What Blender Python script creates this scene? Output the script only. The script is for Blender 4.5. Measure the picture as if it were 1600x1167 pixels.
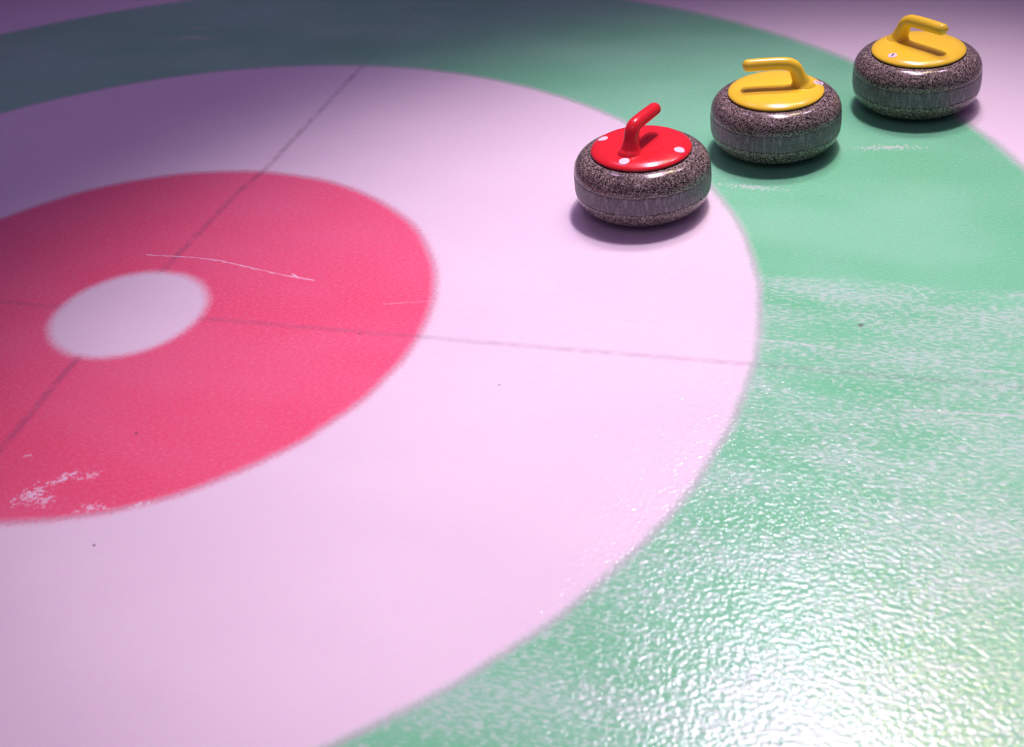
import bpy, bmesh, math
from mathutils import Vector, Matrix

# ------------------------------------------------------------------ scene, camera, light
scene = bpy.context.scene
for o in list(bpy.data.objects):
    bpy.data.objects.remove(o)
COL = scene.collection
vs = scene.view_settings
vs.view_transform = 'Standard'
vs.look = 'None'
vs.gamma = 1.0
vs.use_curve_mapping = False
vs.exposure = 0.0

cam_data = bpy.data.cameras.new('camera')
cam_data.sensor_width = 36.0
cam_data.sensor_fit = 'HORIZONTAL'
cam_data.lens = 2114.73 / 1600 * 36.0
cam_data.shift_y = -50.0 / 1600
cam_data.clip_start = 0.05
cam_data.dof.use_dof = True
cam_data.dof.focus_distance = 2.85
cam_data.dof.aperture_fstop = 4.0
cam = bpy.data.objects.new('camera', cam_data)
COL.objects.link(cam)
RIGHT = Vector((0.95474436, 0.28142339, -0.09625011))
DOWN = Vector((0.08017271, -0.55513707, -0.82788596))
FWD = Vector((-0.28641848, 0.78270282, -0.55257646))
m = Matrix((RIGHT, -DOWN, -FWD)).transposed().to_4x4()
m.translation = Vector((1.4794644, -1.88879114, 1.34162939))
cam.matrix_world = m
scene.camera = cam

world = bpy.data.worlds.new('arena_air')
scene.world = world
world.use_nodes = True
wn = world.node_tree.nodes['Background']
wn.inputs['Color'].default_value = (0.48, 0.26, 0.68, 1)
wn.inputs['Strength'].default_value = 0.20


def spot(loc, target, color, energy, angle, radius, blend=1.0):
    d = bpy.data.lights.new('rink_or_fill_spot', 'SPOT')
    d.color = color
    d.energy = energy
    d.spot_size = math.radians(angle)
    d.spot_blend = blend
    d.shadow_soft_size = radius
    o = bpy.data.objects.new('rink_or_fill_spot', d)
    COL.objects.link(o)
    o.location = loc
    o.rotation_euler = (Vector(target) - Vector(loc)).to_track_quat('-Z', 'Y').to_euler()
    return o


# a row of rink lamps high above the far side, a weak one over the near side, and an added violet fill
spot((0.85, 4.0, 6.3), (1.35, -0.05, 0), (0.98, 0.75, 1.0), 720, 28, 0.30)
spot((2.00, 4.2, 6.3), (1.30, -0.05, 0), (1.0, 0.76, 0.34), 260, 28, 0.30)
spot((3.20, 4.5, 6.4), (1.35, 0.00, 0), (1.0, 0.70, 0.98), 220, 28, 0.28)
spot((1.42, 2.60, 6.6), (1.28, 0.02, 0), (1.0, 0.68, 0.92), 1600, 29, 0.24)
spot((-1.60, 3.6, 6.2), (-0.25, 0.75, 0), (0.80, 0.50, 1.0), 190, 28, 0.25)  # added violet fill to lift the far left ice, not a known rink lamp
spot((1.00, -3.2, 5.5), (1.10, 0.3, 0), (1.0, 0.60, 0.94), 60, 34, 0.20)


# ------------------------------------------------------------------ node helper
class NT:
    def __init__(self, name):
        self.mat = bpy.data.materials.new(name)
        self.mat.use_nodes = True
        self.t = self.mat.node_tree
        self.bsdf = self.t.nodes['Principled BSDF']

    def link(self, a, sock):
        if isinstance(a, (int, float)):
            sock.default_value = a
        elif isinstance(a, (tuple, list)):
            v = tuple(a)
            if sock.type == 'RGBA' and len(v) == 3:
                v = v + (1,)
            sock.default_value = v
        else:
            self.t.links.new(a, sock)

    def math(self, op, a, b=0.0, c=None, clamp=False):
        n = self.t.nodes.new('ShaderNodeMath')
        n.operation = op
        n.use_clamp = clamp
        self.link(a, n.inputs[0])
        self.link(b, n.inputs[1])
        if c is not None:
            self.link(c, n.inputs[2])
        return n.outputs[0]

    def vmath(self, op, a, b=(0, 0, 0)):
        n = self.t.nodes.new('ShaderNodeVectorMath')
        n.operation = op
        self.link(a, n.inputs[0])
        if op == 'SCALE':
            self.link(b, n.inputs['Scale'])
        elif op != 'LENGTH':
            self.link(b, n.inputs[1])
        return n.outputs['Value'] if op in ('LENGTH', 'DOT_PRODUCT', 'DISTANCE') else n.outputs[0]

    def smooth(self, v, lo, hi, a=0.0, b=1.0):
        n = self.t.nodes.new('ShaderNodeMapRange')
        n.interpolation_type = 'SMOOTHSTEP'
        self.link(v, n.inputs['Value'])
        self.link(lo, n.inputs['From Min'])
        self.link(hi, n.inputs['From Max'])
        n.inputs['To Min'].default_value = a
        n.inputs['To Max'].default_value = b
        return n.outputs['Result']

    def mix(self, f, a, b, mode='MIX'):
        n = self.t.nodes.new('ShaderNodeMix')
        n.data_type = 'RGBA'
        n.blend_type = mode
        self.link(f, n.inputs[0])
        self.link(a, n.inputs[6])
        self.link(b, n.inputs[7])
        return n.outputs[2]

    def coord(self, which='Object'):
        n = self.t.nodes.new('ShaderNodeTexCoord')
        return n.outputs[which]

    def noise(self, vec, scale, detail=2.0, rough=0.5, color=False):
        n = self.t.nodes.new('ShaderNodeTexNoise')
        self.link(vec, n.inputs['Vector'])
        n.inputs['Scale'].default_value = scale
        n.inputs['Detail'].default_value = detail
        n.inputs['Roughness'].default_value = rough
        return n.outputs['Color'] if color else n.outputs['Fac']

    def voronoi(self, vec, scale, feature='F1', out='Distance'):
        n = self.t.nodes.new('ShaderNodeTexVoronoi')
        n.feature = feature
        self.link(vec, n.inputs['Vector'])
        n.inputs['Scale'].default_value = scale
        return n.outputs[out]

    def sep(self, v):
        n = self.t.nodes.new('ShaderNodeSeparateXYZ')
        self.link(v, n.inputs[0])
        return n.outputs

    def comb(self, x, y, z):
        n = self.t.nodes.new('ShaderNodeCombineXYZ')
        self.link(x, n.inputs[0])
        self.link(y, n.inputs[1])
        self.link(z, n.inputs[2])
        return n.outputs[0]

    def bump(self, h, strength, dist, normal=None):
        n = self.t.nodes.new('ShaderNodeBump')
        self.link(h, n.inputs['Height'])
        self.link(strength, n.inputs['Strength'])
        n.inputs['Distance'].default_value = dist
        if normal is not None:
            self.link(normal, n.inputs['Normal'])
        return n.outputs[0]

    def seg(self, P, a, b, w):
        """1 on the line a-b, fading to 0 at distance w"""
        a = Vector((a[0], a[1], 0))
        b = Vector((b[0], b[1], 0))
        ab = b - a
        ap = self.vmath('SUBTRACT', P, tuple(a))
        t = self.math('MULTIPLY', self.vmath('DOT_PRODUCT', ap, tuple(ab)), 1 / ab.length_squared, clamp=True)
        d = self.vmath('DISTANCE', ap, self.vmath('SCALE', tuple(ab), t))
        return self.smooth(d, w * 0.15, w, 1.0, 0.0)

    def poly(self, P, pts, w):
        r = None
        for a, b in zip(pts, pts[1:]):
            s = self.seg(P, a, b, w)
            r = s if r is None else self.math('MAXIMUM', r, s)
        return r


# ------------------------------------------------------------------ ice
def ice_material():
    g = NT('painted_ice')
    P0 = g.coord('Object')
    x, y, _ = g.sep(P0)[:3]
    P = g.comb(x, y, 0.0)
    # streaks run along the sheet lines
    st = g.comb(g.math('MULTIPLY', x, 0.28), y, 0.0)
    n_edge = g.noise(P, 130, 3, 0.7)
    n_edge2 = g.noise(P, 9, 2, 0.5)
    wob = g.math('ADD', g.math('MULTIPLY', g.math('SUBTRACT', n_edge, 0.5), 0.020),
                 g.math('MULTIPLY', g.math('SUBTRACT', n_edge2, 0.5), 0.010))

    def rad(cx, cy):
        return g.math('ADD', g.vmath('LENGTH', g.vmath('SUBTRACT', P, (cx, cy, 0))), wob)
    r0 = rad(0.004, 0.000)
    r1 = rad(0.0015, -0.0055)
    r2 = rad(-0.002, 0.001)
    r3 = rad(-0.0244, -0.0347)
    s = 0.017
    m0 = g.smooth(r0, 0.1535 - s, 0.1535 + s)
    m1 = g.smooth(r1, 0.6073 - s, 0.6073 + s)
    m2 = g.smooth(r2, 1.2182 - s, 1.2182 + s)
    m3 = g.smooth(r3, 1.872 - s * 1.3, 1.872 + s * 1.3)
    cloud = g.noise(g.comb(g.math('MULTIPLY', x, 0.5), y, 0), 3.2, 2, 0.55)
    grain = g.noise(g.comb(g.math('MULTIPLY', x, 0.45), y, 0), 260, 3, 0.7)
    white = g.mix(g.smooth(cloud, 0.3, 0.7), (0.84, 0.80, 0.85), (0.88, 0.85, 0.88))
    red = g.mix(g.smooth(cloud, 0.3, 0.7), (0.90, 0.10, 0.20), (0.90, 0.14, 0.255))
    red = g.mix(g.smooth(grain, 0.42, 0.72, 0, 0.35), red, (0.92, 0.36, 0.42))
    green = g.mix(g.smooth(cloud, 0.35, 0.65), (0.16, 0.66, 0.30), (0.22, 0.74, 0.38))
    green = g.mix(g.smooth(grain, 0.45, 0.70, 0, 0.30), green, (0.42, 0.80, 0.58))
    c = g.mix(m0, white, red)
    c = g.mix(m1, c, white)
    c = g.mix(m2, c, green)
    c = g.mix(m3, c, white)
    # thin dirty fringe at the painted edges
    for r_, R_, k in ((r1, 0.6073, 0.22), (r2, 1.2182, 0.24), (r3, 1.872, 0.15)):
        f = g.math('MULTIPLY', g.smooth(g.math('ABSOLUTE', g.math('SUBTRACT', r_, R_)), 0.0, 0.010, 1, 0), k)
        c = g.mix(f, c, (0.33, 0.24, 0.33))
    # tee line and centre line, seen through the ice: soft, broken, hidden under the white button
    ln = g.noise(P, 30, 2, 0.7)
    outside0 = m0
    brk = g.smooth(ln, 0.30, 0.62, 0.35, 1.0)
    wl = g.math('MULTIPLY', g.math('SUBTRACT', g.noise(P, 60, 2), 0.5), 0.006)
    Pl = g.vmath('ADD', P, g.comb(wl, wl, 0))
    centre = g.poly(Pl, [(0.006, -1.2), (0.003, -0.434), (-0.012, -0.20), (-0.010, 0.0), (-0.004, 0.5), (0.010, 0.62),
                         (0.012, 1.213), (0.012, 2.2)], 0.014)
    tee = g.poly(Pl, [(-2.2, 0.0), (0.0, 0.0), (0.172, 0.002), (0.85, 0.002), (1.25, 0.004), (2.2, 0.001)], 0.012)
    kc = g.math('MULTIPLY', g.math('MULTIPLY', centre, brk), g.math('MULTIPLY', outside0, g.smooth(r2, 1.19, 1.24, 0.36, 0.10)))
    kt = g.math('MULTIPLY', g.math('MULTIPLY', tee, brk), g.math('MULTIPLY', outside0, 0.24))
    # the red ring's tee line is fainter to the left of the button
    c = g.mix(kc, c, (0.16, 0.08, 0.16))
    c = g.mix(kt, c, (0.20, 0.13, 0.20))
    # frost: fine snow streaks scraped along the sheet, mostly over the near right part of the house
    n1 = g.noise(g.comb(g.math('MULTIPLY', x, 0.36), y, 0), 190, 3, 0.68)
    n2 = g.noise(g.comb(g.math('MULTIPLY', x, 0.32), y, 0), 11, 3, 0.6)
    fz = g.math('ADD', g.math('MULTIPLY', g.math('SUBTRACT', n2, 0.5), 0.38), n1)
    edge = g.math('ADD', 0.30, g.math('MULTIPLY', g.math('SUBTRACT', n2, 0.5), 0.05))
    swept = g.smooth(g.math('SUBTRACT', edge, y), -0.012, 0.018)
    on_green = g.math('MULTIPLY', m2, g.math('SUBTRACT', 1.0, m3))
    frost = g.math('MULTIPLY', g.math('MULTIPLY', g.smooth(fz, 0.485, 0.60), swept), g.math('MULTIPLY', on_green, 0.72))
    c = g.mix(frost, c, (0.54, 0.82, 0.66))
    haze = g.math('MULTIPLY', g.math('MULTIPLY', g.smooth(n2, 0.3, 0.7), swept), g.math('MULTIPLY', on_green, 0.32))
    c = g.mix(haze, c, (0.42, 0.70, 0.53))
    # sparse light frost on the rest of the green ring and of the red ring
    far = g.math('MULTIPLY', g.smooth(fz, 0.62, 0.85), g.math('MULTIPLY', on_green, 0.35))
    c = g.mix(far, c, (0.62, 0.72, 0.68))
    on_red = g.math('MULTIPLY', m0, g.math('SUBTRACT', 1.0, m1))
    sp = g.math('MULTIPLY', g.smooth(g.noise(P, 230, 2, 0.6), 0.68, 0.76), g.math('MULTIPLY', on_red, 0.55))
    c = g.mix(sp, c, (0.90, 0.62, 0.68))
    fr = g.math('MULTIPLY', g.smooth(fz, 0.55, 0.9), g.math('MULTIPLY', on_red, 0.28))
    c = g.mix(fr, c, (0.92, 0.50, 0.56))
    # faint pink wear lines on the swept white ring
    on_white = g.math('MULTIPLY', m1, g.math('SUBTRACT', 1.0, m2))
    wear = g.math('MULTIPLY', g.smooth(g.noise(st, 60, 4, 0.7), 0.5, 0.72), g.math('MULTIPLY', g.math('MULTIPLY', on_white, swept), g.smooth(y, -0.25, 0.1, 0.0, 0.30)))
    c = g.mix(wear, c, (0.90, 0.72, 0.76))
    # chips of snow
    chips = None
    nz = g.noise(P, 120, 3, 0.7)
    for cx, cy, ax, ay, rot, amt in SNOW:
        d = g.vmath('SUBTRACT', P, (cx, cy, 0))
        ca, sa = math.cos(rot), math.sin(rot)
        u = g.math('MULTIPLY', g.vmath('DOT_PRODUCT', d, (ca, sa, 0)), 1 / ax)
        v = g.math('MULTIPLY', g.vmath('DOT_PRODUCT', d, (-sa, ca, 0)), 1 / ay)
        q = g.math('SQRT', g.math('ADD', g.math('MULTIPLY', u, u), g.math('MULTIPLY', v, v)))
        k = g.math('MULTIPLY', g.smooth(g.math('SUBTRACT', nz, g.math('MULTIPLY', q, 0.30)), 0.37, 0.46), amt)
        chips = k if chips is None else g.math('MAXIMUM', chips, k)
    c = g.mix(chips, c, (0.93, 0.86, 0.92))
    # hairline scratches
    for pts, w, amt in SCRATCHES:
        sc = g.poly(Pl, pts, w)
        c = g.mix(g.math('MULTIPLY', sc, g.math('MULTIPLY', brk, amt)), c, (0.95, 0.88, 0.93))
    # a few specks of grit
    for cx, cy, r_ in GRIT:
        d = g.vmath('DISTANCE', P, (cx, cy, 0))
        c = g.mix(g.smooth(d, r_ * 0.3, r_, 0.75, 0), c, (0.10, 0.07, 0.08))
    g.link(c, g.bsdf.inputs['Base Color'])
    # pebble
    peb = g.noise(g.comb(g.math('MULTIPLY', x, 0.85), y, 0), 135, 1, 0.5)
    fine = g.noise(st, 420, 2, 0.6)
    b = g.bump(g.math('ADD', peb, g.math('MULTIPLY', fine, 0.25)), 1.0, 0.0010)
    # wet clear surface over the paint: the pebble shows in the gloss only
    g.bsdf.inputs['Roughness'].default_value = 0.6
    g.bsdf.inputs['Specular IOR Level'].default_value = 0.0
    g.bsdf.inputs['Coat Weight'].default_value = 1.0
    g.bsdf.inputs['Coat IOR'].default_value = 1.52
    g.bsdf.inputs['Subsurface Weight'].default_value = 0.85
    g.bsdf.inputs['Subsurface Radius'].default_value = (1.0, 0.8, 1.0)
    g.bsdf.inputs['Subsurface Scale'].default_value = 0.034
    g.link(g.math('ADD', 0.15, g.math('MULTIPLY', frost, 0.15)), g.bsdf.inputs['Coat Roughness'])
    g.link(b, g.bsdf.inputs['Coat Normal'])
    return g.mat


SCRATCHES = [
    ([(-0.078, 0.214), (0.029, 0.217), (0.098, 0.212), (0.189, 0.190), (0.253, 0.176), (0.328, 0.164)], 0.0032, 0.62),
    ([(0.274, 0.181), (0.292, 0.169)], 0.004, 0.8),
    ([(0.959, 0.071), (1.096, 0.078), (1.274, 0.079), (1.340, 0.069)], 0.0028, 0.55),
    ([(-0.337, 0.544), (-0.297, 0.564), (-0.267, 0.587)], 0.006, 0.6),
    ([(0.503, 0.099), (0.622, 0.131)], 0.0025, 0.4),
    ([(1.464, -0.086), (1.647, -0.074)], 0.0035, 0.4),
    ([(1.549, 0.043), (1.648, 0.040)], 0.0035, 0.4),
]
SNOW = [
    (0.130, -0.530, 0.055, 0.035, 0.9, 0.85), (0.158, -0.485, 0.055, 0.020, 0.9, 0.8), (0.16, -0.54, 0.03, 0.03, 0, 0.6),
    (0.250, -0.540, 0.050, 0.018, 0.3, 0.75), (0.326, -0.520, 0.030, 0.014, 0.4, 0.7), (0.20, -0.47, 0.03, 0.02, 0.4, 0.5),
    (0.060, -0.440, 0.020, 0.008, 0.5, 0.4), (-0.580, 1.390, 0.16, 0.035, 0.0, 0.32), (-0.60, 1.46, 0.06, 0.02, 0.0, 0.22),
    (-0.503, 1.081, 0.020, 0.008, 0.3, 0.5), (1.125, 0.64, 0.14, 0.020, -0.1, 0.35),
    (1.385, 0.85, 0.14, 0.025, 0.1, 0.40),
]
GRIT = [(1.382, 0.149, 0.007), (0.221, -0.352, 0.004), (0.494, -0.004, 0.004), (0.30, -0.62, 0.004), (0.80, -0.12, 0.003)]


# ------------------------------------------------------------------ mesh helpers
def link_mesh(name, bm, mat, parent=None, smooth=True, angle=None):
    me = bpy.data.meshes.new(name)
    bmesh.ops.recalc_face_normals(bm, faces=bm.faces)
    bm.to_mesh(me)
    bm.free()
    me.materials.append(mat)
    for p in me.polygons:
        p.use_smooth = smooth
    o = bpy.data.objects.new(name, me)
    COL.objects.link(o)
    if parent is not None:
        o.parent = parent
    return o


def lathe(profile, seg=128, closed=False):
    """profile: list of (r, z); r = 0 ends become poles"""
    bm = bmesh.new()
    rings = []
    for r, z in profile:
        if r < 1e-6:
            rings.append([bm.verts.new((0, 0, z))])
        else:
            rings.append([bm.verts.new((r * math.cos(2 * math.pi * i / seg), r * math.sin(2 * math.pi * i / seg), z))
                          for i in range(seg)])
    pairs = list(zip(rings, rings[1:]))
    if closed:
        pairs.append((rings[-1], rings[0]))
    for a, b in pairs:
        for i in range(seg):
            j = (i + 1) % seg
            if len(a) == 1 and len(b) == 1:
                continue
            if len(a) == 1:
                bm.faces.new((a[0], b[i], b[j]))
            elif len(b) == 1:
                bm.faces.new((a[i], a[j], b[0]))
            else:
                bm.faces.new((a[i], a[j], b[j], b[i]))
    return bm


def catmull(pts, n):
    out = []
    P = [pts[0]] + list(pts) + [pts[-1]]
    for k in range(1, len(P) - 2):
        p0, p1, p2, p3 = P[k - 1:k + 3]
        for i in range(n):
            t = i / n
            out.append(tuple(0.5 * (2 * b + (c_ - a) * t + (2 * a - 5 * b + 4 * c_ - d) * t * t + (3 * b - a - 3 * c_ + d) * t ** 3)
                             for a, b, c_, d in zip(p0, p1, p2, p3)))
    out.append(pts[-1])
    return out


def sweep(pts, seg=32):
    """pts: (x, z, lateral half width, in-plane half thickness) in the local XZ plane"""
    bm = bmesh.new()
    rings = []
    n = len(pts)
    for k, (x, z, a, b) in enumerate(pts):
        x0, z0 = pts[max(k - 1, 0)][:2]
        x1, z1 = pts[min(k + 1, n - 1)][:2]
        T = Vector((x1 - x0, 0, z1 - z0)).normalized()
        N = Vector((-T.z, 0, T.x))
        B = Vector((0, 1, 0))
        rings.append([bm.verts.new(Vector((x, 0, z)) + B * (a * math.cos(t)) + N * (b * math.sin(t)))
                      for t in (2 * math.pi * i / seg for i in range(seg))])
    for a, b in zip(rings, rings[1:]):
        for i in range(seg):
            j = (i + 1) % seg
            bm.faces.new((a[i], a[j], b[j], b[i]))
    bm.faces.new(rings[0])
    bm.faces.new(rings[-1])
    return bm


# ------------------------------------------------------------------ materials
def granite(name, band=False):
    g = NT(name)
    P = g.coord('Object')
    cell = g.voronoi(g.vmath('ADD', P, g.vmath('SCALE', g.noise(P, 300, 2, 0.5, True), 0.003)), 620, out='Color')
    v = g.sep(cell)[0]
    big = g.noise(P, 160, 3, 0.6)
    t = g.math('ADD', g.math('MULTIPLY', v, 0.75), g.math('MULTIPLY', big, 0.5))
    if not band:
        c = g.mix(g.smooth(t, 0.40, 0.92), (0.010, 0.009, 0.008), (0.36, 0.315, 0.255))
        c = g.mix(g.smooth(t, 0.90, 1.05), c, (0.62, 0.56, 0.50))
        g.link(c, g.bsdf.inputs['Base Color'])
        g.bsdf.inputs['Roughness'].default_value = 0.17
        g.bsdf.inputs['Specular IOR Level'].default_value = 0.55
    else:
        x, y, z = g.sep(P)[:3]
        ang = g.math('ARCTAN2', y, x)
        q = g.comb(g.math('MULTIPLY', ang, 1.0), g.math('MULTIPLY', z, 1.2), 0)
        scuff = g.noise(q, 26, 4, 0.65)
        c = g.mix(g.smooth(t, 0.3, 1.0), (0.085, 0.080, 0.085), (0.20, 0.19, 0.195))
        c = g.mix(g.smooth(scuff, 0.48, 0.70, 0, 0.65), c, (0.40, 0.38, 0.42))
        g.link(c, g.bsdf.inputs['Base Color'])
        g.bsdf.inputs['Roughness'].default_value = 0.42
        g.link(g.bump(g.noise(P, 900, 2), 0.3, 0.0005), g.bsdf.inputs['Normal'])
    return g.mat


def plastic(name, col, rough=0.22):
    g = NT(name)
    P = g.coord('Object')
    n = g.noise(P, 14, 3, 0.6)
    dark = tuple(v * 0.93 for v in col)
    g.link(g.mix(n, dark, col), g.bsdf.inputs['Base Color'])
    g.link(g.smooth(g.noise(P, 45, 3), 0.3, 0.8, rough * 0.85, rough * 1.25), g.bsdf.inputs['Roughness'])
    g.bsdf.inputs['Subsurface Weight'].default_value = 0.0
    return g.mat


M_ICE = ice_material()
M_GRANITE = granite('speckled_granite')
M_BAND = granite('scuffed_granite_band', True)
M_RED = plastic('red_plastic', (0.84, 0.025, 0.035))
M_YELLOW = plastic('yellow_plastic', (0.99, 0.76, 0.045))
M_RUBBER = plastic('black_rubber', (0.012, 0.011, 0.012), 0.5)
M_STICKER = plastic('white_sticker', (0.84, 0.82, 0.86), 0.4)
M_INK = plastic('dark_ink', (0.02, 0.015, 0.03), 0.5)

# ------------------------------------------------------------------ ice sheet
bm = bmesh.new()
bmesh.ops.create_cube(bm, size=1.0)
for v in bm.verts:
    v.co = Vector((v.co.x * 14, v.co.y * 14, v.co.z * 0.10 - 0.05))
ice = link_mesh('floor', bm, M_ICE, smooth=False)
ice['kind'] = 'structure'
ice['label'] = 'painted curling ice with white button, red ring, white ring and green ring'

# ------------------------------------------------------------------ curling stones
R, Z1, Z2, ZT = 0.1397, 0.0480, 0.0846, 0.1245
RD, ZD = 0.1023, 0.1272


def body_profile():
    p = [(0.0, 0.006), (0.050, 0.006), (0.056, 0.004), (0.060, 0.0)]
    n = 26
    for i in range(n + 1):
        t = math.pi / 2 * (1 - i / n)
        p.append((0.062 + (R - 0.0005 - 0.062) * max(math.cos(t), 0) ** 0.8, Z1 * (1 - math.sin(t))))
    p += [(R - 0.0020, Z1 + 0.0008), (R - 0.0020, Z2 - 0.0008), (R - 0.0005, Z2)]
    for i in range(1, n + 1):
        t = math.pi / 2 * i / n
        p.append((0.096 + (R - 0.0005 - 0.096) * max(math.cos(t), 0) ** 0.92, Z2 + (ZT - Z2) * math.sin(t) ** 0.95))
    p += [(0.080, ZT), (0.0, ZT)]
    return p


def band_profile():
    a, b = Z1 + 0.0002, Z2 - 0.0002
    p = [(R - 0.0030, a), (R - 0.0006, a), (R - 0.0003, a + 0.0008)]
    for i in range(1, 8):
        z = a + (b - a) * i / 8
        p.append((R + 0.0002 * math.sin(math.pi * i / 8), z))
    p += [(R - 0.0003, b - 0.0008), (R - 0.0006, b), (R - 0.0030, b)]
    return p


DOME = [(RD - 0.004, ZT + 0.0006), (RD - 0.0010, ZT + 0.0016), (RD, ZT + 0.0032), (RD - 0.0012, ZT + 0.0056), (RD - 0.0052, ZT + 0.0082),
        (0.0900, ZT + 0.0110), (0.0820, ZT + 0.0128), (0.0700, ZT + 0.0141), (0.0500, ZT + 0.0149), (0.0250, ZT + 0.0152), (0.0, ZT + 0.0153)]


def dome_z(r):
    pts = sorted((a, b) for a, b in DOME[4:])
    for (r0, z0), (r1, z1) in zip(pts, pts[1:]):
        if r0 <= r <= r1:
            return z0 + (z1 - z0) * (r - r0) / (r1 - r0)
    return pts[-1][1]


def handle_path(dx):
    zt = ZT + 0.0150
    zg = 0.1890
    k = [(-0.0540, zt - 0.006, 0.0290, 0.0310),
         (-0.0535, zt - 0.001, 0.0245, 0.0270),
         (-0.0525, zt + 0.004, 0.0200, 0.0215),
         (-0.0505, zt + 0.012, 0.0172, 0.0178),
         (-0.0465, zt + 0.022, 0.0158, 0.0155),
         (-0.0395, zg - 0.0105, 0.0150, 0.0142),
         (-0.0285, zg - 0.0025, 0.0145, 0.0138),
         (-0.0150, zg, 0.0142, 0.0136),
         (0.0100, zg + 0.0004, 0.0142, 0.0136),
         (0.0400, zg, 0.0142, 0.0134),
         (0.0590, zg - 0.0004, 0.0138, 0.0130)]
    k = [(x + dx * w, z, a, b) for (x, z, a, b), w in zip(k, (1, 1, 1, 0.97, 0.88, 0.68, 0.42, 0.18, 0, 0, 0))]
    pts = catmull(k, 8)
    # rounded tip
    for i in range(1, 9):
        t = math.pi / 2 * i / 8
        f = max(math.cos(t), 0.02)
        pts.append((0.0590 + 0.0115 * math.sin(t), zg - 0.0004, 0.0138 * f, 0.0130 * f))
    return pts


def sticker(radius, ang, r0, name='sticker', parent=None, th=0.0006):
    bm = bmesh.new()
    cx, cy = r0 * math.cos(ang), r0 * math.sin(ang)
    rings = []
    for q in (0.0, 0.35, 0.7, 0.92, 1.0):
        ring = []
        n = 1 if q == 0 else 40
        for i in range(n):
            t = 2 * math.pi * i / n
            x, y = cx + radius * q * math.cos(t), cy + radius * q * math.sin(t)
            ring.append(bm.verts.new((x, y, dome_z(math.hypot(x, y)) + th)))
        rings.append(ring)
    skirt = [bm.verts.new((v.co.x, v.co.y, v.co.z - th - 0.0003)) for v in rings[-1]]
    rings.append(skirt)
    for a, b in zip(rings, rings[1:]):
        for i in range(len(b)):
            j = (i + 1) % len(b)
            if len(a) == 1:
                bm.faces.new((a[0], b[i], b[j]))
            else:
                bm.faces.new((a[i], a[j], b[j], b[i]))
    return link_mesh(name, bm, M_STICKER, parent)


def digit_one(ang, r0, turn, parent, h=0.0125):
    """a small slanted figure 1 printed on the sticker"""
    bm = bmesh.new()
    w = h * 0.19
    out = [(-w / 2, -h / 2), (w / 2, -h / 2), (w / 2, h / 2), (-w / 2, h / 2), (-h * 0.32, h * 0.26), (-h * 0.28, h * 0.12), (-w / 2, h * 0.24)]
    cx, cy = r0 * math.cos(ang), r0 * math.sin(ang)
    top, low = [], []
    for x, y in out:
        X = cx + x * math.cos(turn) - y * math.sin(turn)
        Y = cy + x * math.sin(turn) + y * math.cos(turn)
        z = dome_z(math.hypot(X, Y))
        top.append(bm.verts.new((X, Y, z + 0.0010)))
        low.append(bm.verts.new((X, Y, z + 0.0004)))
    bm.faces.new(top)
    n = len(out)
    for i in range(n):
        j = (i + 1) % n
        bm.faces.new((low[i], low[j], top[j], top[i]))
    o = link_mesh('printed_digit', bm, M_INK, parent, smooth=False)
    o['label'] = 'dark printed figure 1'
    return o


def stone(name, loc, heading, plastic_mat, label, hue, dx=0.0):
    root = bpy.data.objects.new(name, None)
    root.empty_display_size = 0.05
    COL.objects.link(root)
    root.location = loc
    root.rotation_euler = (0, 0, heading)
    root['label'] = label
    root['category'] = 'curling stone'
    root['group'] = 'curling stones on the painted ice'
    link_mesh('granite_body', lathe(body_profile(), 160), M_GRANITE, root)
    b = link_mesh('striking_band', lathe(band_profile(), 160, closed=True), M_BAND, root)
    b['label'] = 'pale scuffed band around the widest part'
    gk = link_mesh('gasket', lathe([(0.090, ZT - 0.001), (0.1000, ZT - 0.001), (0.1016, ZT + 0.0002), (0.1012, ZT + 0.0012), (0.090, ZT + 0.0012)], 128, closed=True), M_RUBBER, root)
    gk['label'] = 'thin black rubber ring under the %s cover' % hue
    cv = link_mesh('cover', lathe(DOME, 160), plastic_mat, root)
    cv['label'] = 'round glossy %s plastic cover' % hue
    hd = link_mesh('handle', sweep(handle_path(dx), 36), plastic_mat, root)
    hd['label'] = 'gooseneck %s plastic handle' % hue
    return root


A = math.radians
red = stone('curling_stone', (0.9134, 0.5441, 0), A(72), M_RED,
            'curling stone with red cover and red handle, nearest, on the white ring', 'red', 0.012)
for ang, r0 in ((168, 0.085), (-102, 0.081), (-13, 0.084)):
    s_ = sticker(0.0105, A(ang) - A(72), r0, 'sticker', red)
    s_['label'] = 'plain white round sticker'
y1 = stone('curling_stone', (1.1449, 0.8419, 0), A(-170), M_YELLOW,
           'middle stone, yellow handle pointing left, between red stone and far yellow stone', 'yellow')
s_ = sticker(0.0105, A(20 + 170), 0.092, 'sticker', y1)
digit_one(A(20 + 170), 0.092, A(60), s_)
y2 = stone('curling_stone', (1.4283, 1.0856, 0), A(-37), M_YELLOW,
           'farthest stone, yellow handle pointing right, on the outer edge of the green ring', 'yellow')
s_ = sticker(0.0098, A(-131 + 37), 0.080, 'sticker', y2)
digit_one(A(-131 + 37), 0.080, A(37 - 25), s_)
